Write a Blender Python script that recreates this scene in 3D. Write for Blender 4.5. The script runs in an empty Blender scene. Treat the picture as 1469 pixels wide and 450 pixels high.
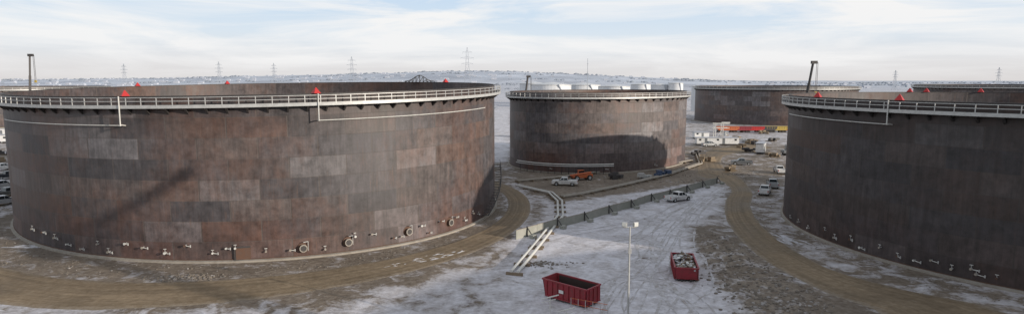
import bpy, math, random, bmesh
import numpy as np
from mathutils import Vector, Matrix, noise
random.seed(7); np.random.seed(7)
sc=bpy.context.scene
CAMZ=23.4; F=900.0
TH=math.atan(110/900.0)
def g(px,py,z0=0.0):
    u=px-734.5; v=225.0-py
    y=F*math.cos(TH)+v*math.sin(TH); dz=v*math.cos(TH)-F*math.sin(TH)
    t=(z0-CAMZ)/dz
    return (u*t,y*t)
# ---------------------------------------------------------------- materials
def newmat(name):
    m=bpy.data.materials.new(name); m.use_nodes=True
    nt=m.node_tree; return m,nt,nt.nodes['Principled BSDF']
def N(nt,t,**k):
    n=nt.nodes.new(t)
    for a,b in k.items():
        if a in n.inputs: n.inputs[a].default_value=b
        else: setattr(n,a,b)
    return n
def mixc(nt,fac,a,b,mode='MIX'):
    n=nt.nodes.new('ShaderNodeMix'); n.data_type='RGBA'; n.blend_type=mode
    for i,v in ((0,fac),(6,a),(7,b)):
        if hasattr(v,'links'): nt.links.new(v,n.inputs[i])
        elif i==0: n.inputs[0].default_value=v
        else: n.inputs[i].default_value=(v[0],v[1],v[2],1)
    return n.outputs[2]
def ramp(nt,inp,stops,interp='LINEAR'):
    n=nt.nodes.new('ShaderNodeValToRGB'); cr=n.color_ramp; cr.interpolation=interp
    while len(cr.elements)<len(stops): cr.elements.new(0.5)
    for e,(p,c) in zip(cr.elements,stops):
        e.position=p; e.color=(c[0],c[1],c[2],1) if hasattr(c,'__len__') else (c,c,c,1)
    nt.links.new(inp,n.inputs[0]); return n.outputs[0]
def math_(nt,op,a,b=0.0,clamp=False):
    n=nt.nodes.new('ShaderNodeMath'); n.operation=op; n.use_clamp=clamp
    for i,v in ((0,a),(1,b)):
        if hasattr(v,'links'): nt.links.new(v,n.inputs[i])
        else: n.inputs[i].default_value=v
    return n.outputs[0]
def noisen(nt,vec,scale,detail=5,rough=0.6,dist=0.0):
    n=nt.nodes.new('ShaderNodeTexNoise'); n.inputs['Scale'].default_value=scale
    n.inputs['Detail'].default_value=detail; n.inputs['Roughness'].default_value=rough
    n.inputs['Distortion'].default_value=dist
    if vec is not None: nt.links.new(vec,n.inputs['Vector'])
    return n.outputs[0]
def mapping(nt,vec,scale,loc=(0,0,0)):
    n=nt.nodes.new('ShaderNodeMapping'); n.inputs['Scale'].default_value=scale
    n.inputs['Location'].default_value=loc; nt.links.new(vec,n.inputs['Vector']); return n.outputs[0]
def bump(nt,bs,h,strength,dist):
    n=nt.nodes.new('ShaderNodeBump'); n.inputs['Strength'].default_value=strength
    n.inputs['Distance'].default_value=dist; nt.links.new(h,n.inputs['Height'])
    nt.links.new(n.outputs[0],bs.inputs['Normal'])
def paint(name,col,rough=0.5,metal=0.0,dirt=0.35,scale=1.5,dirtcol=None):
    m,nt,bs=newmat(name)
    tc=N(nt,'ShaderNodeTexCoord').outputs['Object']
    n=noisen(nt,tc,scale,6,0.7)
    f=ramp(nt,n,[(0.42,0),(0.7,1)])
    f=math_(nt,'MULTIPLY',f,dirt)
    dc=dirtcol or tuple(c*0.45+0.04 for c in col)
    nt.links.new(mixc(nt,f,col,dc),bs.inputs['Base Color'])
    bs.inputs['Roughness'].default_value=rough; bs.inputs['Metallic'].default_value=metal
    return m
M={}
M['white']=paint('white_paint',(0.72,0.72,0.72),0.35,dirt=0.5,dirtcol=(0.42,0.39,0.35))
M['silver']=paint('silver_paint',(0.46,0.47,0.48),0.35,0.2)
M['greycar']=paint('grey_car_paint',(0.2,0.21,0.22),0.35,0.2)
M['darkcar']=paint('dark_car_paint',(0.03,0.035,0.045),0.3)
M['blue']=paint('blue_paint',(0.06,0.09,0.16),0.4)
M['orange']=paint('orange_paint',(0.48,0.12,0.04),0.5)
M['yellow']=paint('yellow_paint',(0.42,0.30,0.06),0.5)
M['red']=paint('red_container_paint',(0.28,0.024,0.036),0.5,dirt=0.7,dirtcol=(0.12,0.035,0.03))
M['redsign']=paint('red_sign_paint',(0.45,0.02,0.02),0.5,dirt=0.2)
M['darkin']=paint('rusty_dark_interior',(0.05,0.03,0.025),0.8)
M['rubber']=paint('tyre_rubber',(0.02,0.02,0.02),0.85)
M['steel']=paint('galvanised_steel',(0.52,0.52,0.51),0.45,0.3,dirt=0.5)
M['steeldk']=paint('dark_steel',(0.06,0.055,0.055),0.6,0.2)
M['pipe']=paint('white_pipe',(0.62,0.61,0.58),0.5,dirt=0.5)
M['brown']=paint('rust_brown',(0.11,0.058,0.038),0.8,dirt=0.6)
M['concrete']=paint('concrete',(0.33,0.30,0.26),0.9,dirt=0.7,scale=0.8,dirtcol=(0.2,0.17,0.14))
M['fencewall']=paint('containment_panel',(0.27,0.275,0.24),0.8,dirt=0.9,scale=0.5,dirtcol=(0.36,0.35,0.32))
M['wood']=paint('timber',(0.22,0.165,0.11),0.85,dirt=0.6)
M['snowpatch']=paint('snow_patch',(0.52,0.52,0.56),0.8,dirt=0.9,dirtcol=(0.27,0.24,0.21))
M['roofgrey']=paint('roof_grey',(0.5,0.51,0.55),0.8)
M['house']=paint('hazed_house_wall',(0.38,0.40,0.45),0.8,dirt=0.8,scale=0.01,dirtcol=(0.52,0.54,0.6))  # wall colour paled and blued: distance haze painted in
M['houseroof']=paint('hazed_house_roof',(0.50,0.53,0.60),0.8,dirt=0.8,scale=0.01,dirtcol=(0.38,0.41,0.48))  # roof colour carries the same painted distance haze
M['farsteel']=paint('hazed_steel',(0.36,0.39,0.44),0.7)  # bluish steel tone, aerial haze put into the colour
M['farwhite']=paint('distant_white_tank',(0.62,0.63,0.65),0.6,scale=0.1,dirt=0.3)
M['fardark']=paint('hazed_trees',(0.27,0.30,0.35),0.9,scale=0.02)  # tree colour lightened to pale blue as painted haze
M['lens']=paint('lamp_glass',(0.7,0.7,0.66),0.15,dirt=0.1)
m,nt,bs=newmat('vehicle_glass'); bs.inputs['Base Color'].default_value=(0.02,0.025,0.03,1); bs.inputs['Roughness'].default_value=0.08
M['glass']=m
def shell_mat(name,seed,gain=1.0,rust=1.0):
    m,nt,bs=newmat(name)
    uv=N(nt,'ShaderNodeTexCoord'); uvo=uv.outputs['UV']; ob=uv.outputs['Object']
    mp=mapping(nt,uvo,(1,1,1),(seed*3.0,seed*8.0,0))
    br=nt.nodes.new('ShaderNodeTexBrick'); nt.links.new(mp,br.inputs['Vector'])
    for k,v in (('Scale',1),('Mortar Size',0.012),('Mortar Smooth',0.3),('Brick Width',1),('Row Height',1)): br.inputs[k].default_value=v
    br.inputs['Color1'].default_value=(0,0,0,1); br.inputs['Color2'].default_value=(1,1,1,1); br.inputs['Mortar'].default_value=(.45,.45,.45,1)
    G=lambda c:tuple(x*gain for x in c)
    base=ramp(nt,br.outputs['Color'],[(0.0,G((.046,.042,.045))),(0.3,G((.067,.060,.063))),(0.5,G((.054,.046,.046))),(0.68,G((.074,.058,.054))),(0.84,G((.088,.080,.082))),(1.0,G((.112,.104,.108)))])
    n1=noisen(nt,ob,0.7,8,0.72)
    base=mixc(nt,1.0,base,ramp(nt,n1,[(0.3,0.5),(0.7,1.5)]),'MULTIPLY')
    st=noisen(nt,mapping(nt,uvo,(11,0.35,1),(seed,0,0)),1.0,8,0.74)
    base=mixc(nt,1.0,base,ramp(nt,st,[(0.3,0.58),(0.5,1.0),(0.72,1.42)]),'MULTIPLY')
    st2=noisen(nt,mapping(nt,uvo,(6,0.8,1),(seed*2,5,0)),1.0,9,0.78)
    big=noisen(nt,ob,0.05,4,0.6)
    sel=math_(nt,'MULTIPLY',math_(nt,'FRACT',math_(nt,'MULTIPLY',br.outputs['Color'],7.3)),0.26)
    s=math_(nt,'ADD',math_(nt,'MULTIPLY',st2,0.8),math_(nt,'MULTIPLY',big,1.25))
    s=math_(nt,'ADD',s,sel)
    f=ramp(nt,math_(nt,'MULTIPLY',s,0.5),[(0.54,0),(0.63,.5),(0.73,1)])
    f=math_(nt,'MULTIPLY',f,0.72*rust)
    rc=mixc(nt,1.0,ramp(nt,n1,[(0.3,0.6),(0.7,1.35)]),G((.105,.052,.034)),'MULTIPLY')
    base=mixc(nt,f,base,rc)
    dr=noisen(nt,mapping(nt,uvo,(30,0.7,1),(seed,9,0)),1.0,4,0.6)
    base=mixc(nt,ramp(nt,dr,[(0.60,0),(0.70,.4*rust)]),base,G((.13,.075,.052)))
    sep=nt.nodes.new('ShaderNodeSeparateXYZ'); nt.links.new(uvo,sep.inputs[0])
    low=ramp(nt,math_(nt,'MULTIPLY',sep.outputs[1],0.125),[(0.0,.7),(0.2,.45),(0.36,0),(1,0)])
    base=mixc(nt,low,base,mixc(nt,1.0,base,(.92,.74,.72),'MULTIPLY'))
    top=ramp(nt,math_(nt,'MULTIPLY',sep.outputs[1],0.125),[(0.0,0),(0.74,0),(0.88,.6),(1,.9)])
    base=mixc(nt,top,base,mixc(nt,1.0,base,(.74,.68,.66),'MULTIPLY'))
    seamc=mixc(nt,n1,G((.025,.022,.022)),G((.12,.10,.088)))
    base=mixc(nt,math_(nt,'MULTIPLY',br.outputs['Fac'],0.65),base,seamc)
    nt.links.new(base,bs.inputs['Base Color'])
    nt.links.new(ramp(nt,n1,[(0.3,.42),(0.7,.72)]),bs.inputs['Roughness'])
    bs.inputs['Specular IOR Level'].default_value=0.5
    h=math_(nt,'SUBTRACT',math_(nt,'MULTIPLY',n1,0.35),br.outputs['Fac'])
    bump(nt,bs,h,0.5,0.03)
    return m
M['inner']=shell_mat('tank_inner_steel',5,1.5,1.0)
# ---------------------------------------------------------------- mesh builder
class MB:
    def __init__(s): s.v=[]; s.f=[]; s.m=[]; s.mats=[]
    def mi(s,mat):
        if mat not in s.mats: s.mats.append(mat)
        return s.mats.index(mat)
    def add(s,vs,fs,mat):
        o=len(s.v); k=s.mi(mat)
        s.v+= [tuple(p) for p in vs]
        for f in fs: s.f.append(tuple(i+o for i in f)); s.m.append(k)
    def box(s,c,d,mat,rz=0.0,taper=1.0,ry=0.0):
        hx,hy,hz_=d[0]/2,d[1]/2,d[2]/2
        vs=[]
        R=Matrix.Rotation(rz,3,'Z')@Matrix.Rotation(ry,3,'Y')
        for z,t in ((-hz_,1),(hz_,taper)):
            for x,y in ((-hx,-hy),(hx,-hy),(hx,hy),(-hx,hy)):
                p=R@Vector((x*t,y*t,z)); vs.append((c[0]+p.x,c[1]+p.y,c[2]+p.z))
        s.add(vs,[(3,2,1,0),(4,5,6,7),(0,1,5,4),(1,2,6,5),(2,3,7,6),(3,0,4,7)],mat)
    def cyl(s,a,b,r,mat,n=8,r2=None,cap=True):
        a=Vector(a); b=Vector(b); d=b-a
        if d.length<1e-6: return
        q=d.to_track_quat('Z','Y'); r2=r if r2 is None else r2
        vs=[]
        for p,rr in ((a,r),(b,r2)):
            for i in range(n):
                t=2*math.pi*i/n; w=p+q@Vector((rr*math.cos(t),rr*math.sin(t),0)); vs.append(tuple(w))
        fs=[(i,(i+1)%n,n+(i+1)%n,n+i) for i in range(n)]
        if cap: fs+= [tuple(range(n))[::-1],tuple(range(n,2*n))]
        s.add(vs,fs,mat)
    def prism(s,prof,w,mat,y0=0.0):
        n=len(prof); vs=[(x,y0-w/2,z) for x,z in prof]+[(x,y0+w/2,z) for x,z in prof]
        fs=[tuple(range(n)),tuple(range(n,2*n))[::-1]]+[(i,n+i,n+(i+1)%n,(i+1)%n) for i in range(n)]
        s.add(vs,fs,mat)
    def obj(s,name,parent=None,bevel=0.0):
        me=bpy.data.meshes.new(name); me.from_pydata(s.v,[],s.f)
        for mt in s.mats: me.materials.append(mt)
        me.polygons.foreach_set('material_index',s.m)
        me.update()
        bm=bmesh.new(); bm.from_mesh(me); bmesh.ops.recalc_face_normals(bm,faces=bm.faces); bm.to_mesh(me); bm.free()
        o=bpy.data.objects.new(name,me); sc.collection.objects.link(o)
        if parent: o.parent=parent
        if bevel>0:
            b=o.modifiers.new('bevel','BEVEL'); b.width=bevel; b.segments=2; b.limit_method='ANGLE'
        return o
def empty(name,loc=(0,0,0),rz=0.0):
    e=bpy.data.objects.new(name,None); sc.collection.objects.link(e); e.location=loc; e.rotation_euler[2]=rz
    e.empty_display_size=0.5; return e
# ---------------------------------------------------------------- tank layout
class TK: pass
def mk(cx,cy,R,H,k=0.0,sx=0.0,sy=0.0):
    t=TK(); t.cx,t.cy,t.R,t.H,t.k,t.sx,t.sy=cx,cy,R,H,k,sx,sy
    t.P=lambda th,r: (cx+r*math.cos(th), cy+r*math.sin(th)+k*r*math.cos(th))
    t.top=lambda x,y: H+sx*(x-cx)+sy*(y-(cy-R))
    return t
TL=mk(-47.7,124.0,44.4,21.3,-0.16,0.012,0.016)
TR=mk(85.5,95.0,40.0,20.8)
TM=mk(25.8,184.0,26.4,20.2,0.3)
TF=mk(150,362,43.0,20.0)
TFL=mk(-262,330,44,20.0)
TFR=mk(262,330,44,21.0)
TC=mk(31,-35,42,21)
TShade=mk(106,-2,40,21)  # unseen tank, added to cast shade over the right foreground
tanks=[TL,TR,TM,TF,TFL,TFR,TC,TShade]
# ---------------------------------------------------------------- roads
def resample(pts,step):
    out=[]
    P=[Vector(p) for p in pts]
    for i in range(len(P)-1):
        p0=P[max(i-1,0)];p1=P[i];p2=P[i+1];p3=P[min(i+2,len(P)-1)]
        n=max(2,int((p2-p1).length/step))
        for j in range(n):
            t=j/n
            out.append(0.5*((2*p1)+(-p0+p2)*t+(2*p0-5*p1+4*p2-p3)*t*t+(-p0+3*p1-3*p2+p3)*t**3))
    out.append(P[-1]); return out
roads=[]
inn=[];out=[]
for i in range(0,121):
    a=math.radians(-190+i*2.05)
    dx=math.cos(a)
    off_i=8.0-5.6*max(0,dx)**1.3-2.5*max(0,-dx)**2
    wid=9.5-5.0*max(0,dx)**1.2-1.5*max(0,-dx)**2
    if a>0: off_i=2.4+1.5*a; wid=4.5
    inn.append(TL.P(a,TL.R+off_i)); out.append(TL.P(a,TL.R+off_i+wid))
roads.append((inn,out))
Lpx=[(1300,458),(1240,440),(1170,414),(1100,376),(1062,345),(1040,312),(1040,288),(1048,272),(1030,258),(1000,252)]
Rpx=[(1475,452),(1400,434),(1290,412),(1190,384),(1120,345),(1090,318),(1078,296),(1080,276),(1064,256),(1040,240)]
L2=[Vector(g(*p)) for p in Lpx]; R2=[Vector(g(*p)) for p in Rpx]
L2=[L2[0]+Vector((16,-5)),]+L2+[Vector(g(1000,232)),Vector(g(1020,214)),Vector(g(1085,205))]
R2=[R2[0]+Vector((12,-4)),]+R2+[Vector(g(1036,228)),Vector(g(1050,221)),Vector(g(1110,213))]
def pair_resample(A,B,sub=14):
    oa=[];ob=[]
    for arr,o in ((A,oa),(B,ob)):
        P=arr
        for i in range(len(P)-1):
            p0=P[max(i-1,0)];p1=P[i];p2=P[i+1];p3=P[min(i+2,len(P)-1)]
            for j in range(sub):
                t=j/sub
                o.append(tuple(0.5*((2*p1)+(-p0+p2)*t+(2*p0-5*p1+4*p2-p3)*t*t+(-p0+3*p1-3*p2+p3)*t**3)))
        o.append(tuple(P[-1]))
    return oa,ob
roads.append(pair_resample(L2,R2))
# ---------------------------------------------------------------- ground
def axis(lo,hi,step,far_lo,far_hi):
    a=list(np.arange(lo,hi+step,step)); st=step; x=a[-1]
    while x<far_hi: st=min(st*1.11,170 if x<4500 else 600); x+=st; a.append(x)
    st=step; x=a[0]; b=[]
    while x>far_lo: st=min(st*1.11,170 if x>-3500 else 600); x-=st; b.append(x)
    return np.array(b[::-1]+a)
AX=axis(-112,95,0.7,-10000,10000); AY=axis(52,205,0.7,-900,13000)
GX,GY=np.meshgrid(AX,AY,indexing='ij')
nx,ny=GX.shape
def inpoly(poly,X,Y):
    c=np.zeros(X.shape,bool); n=len(poly); j=n-1
    for i in range(n):
        xi,yi=poly[i][0],poly[i][1]; xj,yj=poly[j][0],poly[j][1]
        if yi!=yj:
            c^=((yi>Y)!=(yj>Y))&(X<(xj-xi)*(Y-yi)/(yj-yi)+xi)
        j=i
    return c
def blur(A,n):
    for _ in range(n):
        B=A.copy(); B[1:-1,:]=(A[:-2,:]+A[1:-1,:]*2+A[2:,:])/4
        A=B.copy(); A[:,1:-1]=(B[:,:-2]+B[:,1:-1]*2+B[:,2:])/4
    return A
roadmask=np.zeros((nx,ny))
for A,B in roads:
    poly=[tuple(p) for p in A]+[tuple(p) for p in B][::-1]
    roadmask[inpoly(poly,GX,GY)]=1
snow=np.full((nx,ny),0.40)
snow[GY>230]=0.55; snow[GY>500]=0.66
def reg(pxs,val):
    snow[inpoly([g(*p) for p in pxs],GX,GY)]=val
reg([(-100,700),(-100,400),(60,425),(200,445),(450,442),(731,372),(731,700)],0.60)
reg([(731,700),(731,262),(830,268),(1035,262),(1036,300),(985,330),(1010,380),(1060,460),(1060,700)],0.69)
reg([(742,262),(742,248),(990,232),(1035,240),(1040,262),(900,282),(800,292)],0.24)
reg([(742,300),(742,292),(800,290),(960,268),(1030,256),(1030,262),(860,302),(742,325)],0.62)
reg([(1000,330),(1045,330),(1095,376),(1170,418),(1260,450),(1250,600),(1090,600),(1060,440),(1010,385)],0.34)
reg([(1085,278),(1130,280),(1130,330),(1110,330)],0.62)
reg([(700,130),(731,128),(731,232),(697,232)],0.70)
reg([(1000,258),(1010,246),(1125,238),(1125,278),(1080,276),(1062,256)],0.30)
for t,val in ((TL,0.33),(TR,0.44)):
    d=np.hypot(GX-t.cx,GY-t.cy-t.k*(GX-t.cx)); snow[(d<t.R+9)&(d>t.R)&(roadmask<.5)]=val
snow[(GX<-88)&(GY>95)&(GY<230)]=0.50
snow=blur(snow,4)
dist=np.hypot(GX,GY)
flat=blur(roadmask,3)
for t in tanks:
    d=np.hypot(GX-t.cx,GY-t.cy-t.k*(GX-t.cx)); flat=np.maximum(flat,np.clip(1-(d-t.R-1.0)/2.5,0,1))
rub=blur(inpoly([g(*p) for p in [(1002,335),(1040,335),(1090,376),(1160,418),(1220,460),(1100,460),(1062,440),(1012,390)]],GX,GY).astype(float),5)
Z=np.zeros((nx,ny))
for i,j in zip(*np.where(dist<420)):
    x,y=GX[i,j],GY[i,j]
    h=0.18*noise.noise((x*.12,y*.12,0))+0.09*noise.noise((x*.5,y*.5,3))+(0.6*rub[i,j])*(0.6+noise.noise((x*.45,y*.45,9)))
    Z[i,j]=h*(1-min(1,flat[i,j]*1.3))
az=GX/np.maximum(GY,1)
s=np.clip((GY-1300)/2600,0,1); s=s*s*(3-2*s)
w=np.interp(az,[-2,-.85,-.6,-.45,-.25,-.1,-.0,.1,.2,.3,.4,2],[22,24,32,44,60,74,74,60,40,22,8,8])
Z+=s*w*(GY>0)
for i,j in zip(*np.where((dist>900)&(GY>0))):
    Z[i,j]+=5*s[i,j]*noise.noise((GX[i,j]*.0015,GY[i,j]*.0015,1))
verts=np.stack([GX.ravel(),GY.ravel(),Z.ravel()],1)
idx=np.arange(nx*ny).reshape(nx,ny)
faces=np.stack([idx[:-1,:-1].ravel(),idx[1:,:-1].ravel(),idx[1:,1:].ravel(),idx[:-1,1:].ravel()],1)
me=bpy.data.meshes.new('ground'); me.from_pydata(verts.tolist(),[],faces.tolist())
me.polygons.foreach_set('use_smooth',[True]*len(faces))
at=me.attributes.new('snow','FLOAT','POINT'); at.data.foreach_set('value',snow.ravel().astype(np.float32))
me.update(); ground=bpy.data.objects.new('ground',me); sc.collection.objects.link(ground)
def hz(x,y):
    i=min(max(int(np.searchsorted(AX,x))-1,0),nx-2); j=min(max(int(np.searchsorted(AY,y))-1,0),ny-2)
    a=(x-AX[i])/(AX[i+1]-AX[i]); b=(y-AY[j])/(AY[j+1]-AY[j])
    return float((Z[i,j]*(1-a)+Z[i+1,j]*a)*(1-b)+(Z[i,j+1]*(1-a)+Z[i+1,j+1]*a)*b)
m,nt,bs=newmat('snowy_ground'); ob=N(nt,'ShaderNodeTexCoord').outputs['Object']
n1=noisen(nt,ob,0.09,6,0.6); n2=noisen(nt,ob,1.4,8,0.7)
earth=ramp(nt,n2,[(0.3,(.120,.094,.074)),(0.5,(.20,.168,.136)),(0.72,(.29,.253,.212))])
earth=mixc(nt,1.0,earth,ramp(nt,n1,[(0.3,(.74,.71,.69)),(0.7,(1.22,1.19,1.17))]),'MULTIPLY')
attr=N(nt,'ShaderNodeAttribute',attribute_name='snow').outputs['Fac']
n3=noisen(nt,ob,0.33,9,0.68,0.6); n4=noisen(nt,ob,0.008,6,0.6)
q=math_(nt,'ADD',attr,math_(nt,'MULTIPLY',math_(nt,'SUBTRACT',n3,0.5),1.25))
q=math_(nt,'ADD',q,math_(nt,'MULTIPLY',math_(nt,'SUBTRACT',n2,0.5),0.25))
q=math_(nt,'ADD',q,math_(nt,'MULTIPLY',math_(nt,'SUBTRACT',n1,0.5),0.35))
q=math_(nt,'ADD',q,math_(nt,'MULTIPLY',math_(nt,'SUBTRACT',n4,0.5),0.4))
sf=ramp(nt,q,[(0.38,0),(0.55,0.58),(0.80,1)])
sncol=mixc(nt,ramp(nt,n2,[(0.3,0),(0.7,1)]),(.53,.51,.54),(.72,.71,.75))
col=mixc(nt,sf,earth,sncol)
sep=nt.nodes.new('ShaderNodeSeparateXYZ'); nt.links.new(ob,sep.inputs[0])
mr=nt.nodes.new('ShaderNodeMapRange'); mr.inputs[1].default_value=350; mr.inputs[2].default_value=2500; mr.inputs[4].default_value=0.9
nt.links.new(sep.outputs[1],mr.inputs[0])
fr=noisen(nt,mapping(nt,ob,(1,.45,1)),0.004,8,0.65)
far_hazed=ramp(nt,fr,[(0.36,(.34,.37,.43)),(0.5,(.46,.50,.57)),(0.62,(.60,.64,.72))])
col=mixc(nt,mr.outputs[0],col,far_hazed)  # aerial haze painted into the ground colour, growing with distance
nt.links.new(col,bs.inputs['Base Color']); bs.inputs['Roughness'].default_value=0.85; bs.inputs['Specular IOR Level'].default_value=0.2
bump(nt,bs,math_(nt,'ADD',n2,math_(nt,'MULTIPLY',n3,0.6)),0.6,0.16)
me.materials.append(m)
m,nt,bs=newmat('frozen_dirt_road'); tcn=N(nt,'ShaderNodeTexCoord'); ob=tcn.outputs['Object']; uvo=tcn.outputs['UV']
n2=noisen(nt,ob,1.3,8,0.72); n1=noisen(nt,ob,0.10,6,0.65)
ln=noisen(nt,mapping(nt,uvo,(11,0.22,1)),1.0,6,0.62,0.3)
c=ramp(nt,n2,[(0.3,(.175,.128,.082)),(0.55,(.245,.186,.124)),(0.75,(.31,.245,.175))])
c=mixc(nt,1.0,c,ramp(nt,ln,[(0.35,.80),(0.65,1.17)]),'MULTIPLY')
c=mixc(nt,1.0,c,ramp(nt,n1,[(0.33,.72),(0.65,1.15)]),'MULTIPLY')
sx=nt.nodes.new('ShaderNodeSeparateXYZ'); nt.links.new(uvo,sx.inputs[0])
edge=ramp(nt,math_(nt,'ADD',math_(nt,'ABSOLUTE',math_(nt,'SUBTRACT',sx.outputs[0],0.5)),math_(nt,'MULTIPLY',math_(nt,'SUBTRACT',n2,.5),.35)),[(0.38,0),(0.5,1)])
c=mixc(nt,math_(nt,'MULTIPLY',edge,0.6),c,(.28,.245,.205))
nt.links.new(c,bs.inputs['Base Color'])
nt.links.new(ramp(nt,n1,[(0.35,.6),(0.6,.92)]),bs.inputs['Roughness']); bs.inputs['Specular IOR Level'].default_value=0.2
bump(nt,bs,math_(nt,'ADD',n2,ln),0.5,0.08); M['road']=m
for A,B in roads:
    K=14; vs=[];fs=[];uvs=[]; dl=0
    for i,(a,b) in enumerate(zip(A,B)):
        if i>0: dl+=math.hypot(a[0]-A[i-1][0],a[1]-A[i-1][1])
        for j in range(K+1):
            t=j/K
            wob=0.0
            if j in(0,K): wob=0.06*noise.noise((dl*.25,j,0))
            x=a[0]+(b[0]-a[0])*(t+wob); y=a[1]+(b[1]-a[1])*(t+wob)
            crown=0.05+0.05*math.sin(math.pi*t)
            if j in(0,K): crown=-0.05
            vs.append((x,y,hz(x,y)+crown)); uvs.append((t,dl*0.1))
    for i in range(len(A)-1):
        for j in range(K):
            o=i*(K+1)+j; fs.append((o,o+1,o+K+2,o+K+1))
    me=bpy.data.meshes.new('dirt_road'); me.from_pydata(vs,[],fs); me.materials.append(M['road'])
    ul=me.uv_layers.new(name='UVMap')
    for li,lp in enumerate(me.loops): ul.data[li].uv=uvs[lp.vertex_index]
    me.polygons.foreach_set('use_smooth',[True]*len(fs)); me.update()
    if me.polygons[len(fs)//2].normal.z<0: me.flip_normals()
    o=bpy.data.objects.new('dirt_road',me); sc.collection.objects.link(o)
m,nt,bs=newmat('tyre_track_slush'); ob=N(nt,'ShaderNodeTexCoord').outputs['Object']
c=ramp(nt,noisen(nt,ob,0.8,8,0.75),[(0.36,(.30,.27,.25)),(0.5,(.44,.42,.425)),(0.62,(.60,.59,.62))])
nt.links.new(c,bs.inputs['Base Color']); bs.inputs['Roughness'].default_value=0.9; M['track']=m
tr=MB()
def track(pxs,gauge=1.7,w=0.3,world=False):
    P=[Vector(p if world else g(*p)) for p in pxs]; C=resample(P,0.8)
    for side in (-.5,.5):
        vs=[]
        for i,c in enumerate(C):
            t=(C[min(i+1,len(C)-1)]-C[max(i-1,0)]).normalized(); nn=Vector((-t.y,t.x))
            wv=w*(0.7+0.9*noise.noise((c.x*.3,c.y*.3,side)))
            for q in (-.5,.5):
                p=c+nn*(gauge*side+wv*q); vs.append((p.x,p.y,hz(p.x,p.y)+0.025))
        tr.add(vs,[(2*i,2*i+1,2*i+3,2*i+2) for i in range(len(C)-1)],M['track'])
track([(870,470),(900,420),(930,385),(955,350),(975,320),(1005,290),(1040,268)])
track([(920,470),(940,420),(950,385),(958,350),(985,318),(1020,285),(1050,268)])
track([(960,470),(985,430),(1010,410),(1000,375),(985,345),(1000,300),(1030,275)],2.0,.4)
track([(1030,470),(990,425),(930,400),(880,405),(850,450)])
track([(860,350),(900,345),(940,325),(985,300),(1010,285)])
track([(760,350),(820,335),(880,325),(940,310),(990,290)])
track([(1000,470),(960,420),(930,375),(925,340),(950,310),(985,290)],1.8,.5)
track([(890,470),(880,430),(900,395),(935,365),(955,335)],1.8,.35)
for k in range(4):
    pts=[]
    for a in range(-140,-60,8):
        aa=math.radians(a); pts.append(TL.P(aa,TL.R+20+k*2.6+1.2*math.sin(a*.07+k)))
    track(pts,1.9,.4,True)
tr.obj('tire_tracks')
# rubble
rb=MB()
bm=bmesh.new(); bmesh.ops.create_icosphere(bm,subdivisions=1,radius=1)
iv=[v.co.copy() for v in bm.verts]; iff=[[v.index for v in f.verts] for f in bm.faces]; bm.free()
M['clod']=paint('frozen_clod',(.19,.163,.137),0.95,dirt=0.8,scale=0.7,dirtcol=(.12,.10,.085))
M['clod2']=paint('frosted_clod',(.32,.30,.29),0.95,dirt=0.8,scale=0.7,dirtcol=(.20,.17,.15))
def rock(x,y,r,mat):
    a=random.random()*6.28; sx,sy,sz=r*random.uniform(.7,1.3),r*random.uniform(.7,1.3),r*random.uniform(.35,.8)
    z=hz(x,y)
    vs=[]
    for v in iv:
        f=random.uniform(.8,1.2); X=v.x*sx*f;Y=v.y*sy*f
        vs.append((x+X*math.cos(a)-Y*math.sin(a),y+X*math.sin(a)+Y*math.cos(a),z+v.z*sz*f+sz*.2))
    rb.add(vs,iff,mat)
cm=[M['clod']]*7+[M['clod2']]
for _ in range(900):
    a=math.radians(random.uniform(-185,10)); r=TL.R+random.uniform(1.6,7.5)-max(0,math.cos(a))*3
    if r<TL.R+1.4: continue
    x,y=TL.P(a,r); rock(x,y,random.uniform(.04,.13)*random.choice((1,1,1.4)),random.choice(cm))
for _ in range(1700):
    x,y=g(random.uniform(1000,1200),random.uniform(335,460))
    i=np.searchsorted(AX,x); j=np.searchsorted(AY,y)
    if i<nx and j<ny and rub[i,j]>random.random() and roadmask[i,j]<.5: rock(x,y,random.uniform(.06,.24),random.choice(cm))
for _ in range(300):
    a=math.radians(random.uniform(120,260)); x,y=TR.P(a,TR.R+random.uniform(1.6,6)); rock(x,y,random.uniform(.05,.14),random.choice(cm))
for _ in range(350):
    x,y=g(random.uniform(745,1120),random.uniform(238,262))
    if math.hypot(x-TM.cx,y-TM.cy)>TM.R+6: rock(x,y,random.uniform(.08,.3),random.choice(cm))
for c0,n in (((775,378),140),((1050,250),120),((265,398),260)):
    cx,cy=g(*c0)
    for _ in range(n): rock(cx+random.gauss(0,1.9),cy+random.gauss(0,.7),random.uniform(.06,.22),random.choice(cm))
rb.obj('rubble')
# thin wind-blown snow lying on the verge by the near tank: ragged overlapping lenses
sk=MB()
def streak(px0,py0,px1,py1,w,n):
    a=Vector(g(px0,py0)); b=Vector(g(px1,py1)); d=(b-a); L=d.length; d.normalize(); nn=Vector((-d.y,d.x))
    for k in range(n):
        t=random.random(); c=a+(b-a)*t+nn*random.gauss(0,w*.45*(.3+math.sin(math.pi*t))); la=random.uniform(.5,2.2); lb=random.uniform(.10,.38)
        vs=[(c.x,c.y,hz(c.x,c.y)+.13+.0005*k)]; m_=12
        for j in range(m_):
            an=2*math.pi*j/m_; rr=random.uniform(.6,1.2); p=c+d*math.cos(an)*la*rr+nn*math.sin(an)*lb*rr
            vs.append((p.x,p.y,hz(p.x,p.y)+.02))
        sk.add(vs,[(0,1+j,1+(j+1)%m_) for j in range(m_)],M['snowpatch'])
streak(552,385,664,360,1.6,34); streak(28,353,66,352,1.6,14); streak(1115,338,1150,352,1.5,14)
sk.obj('snow_drift')
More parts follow.
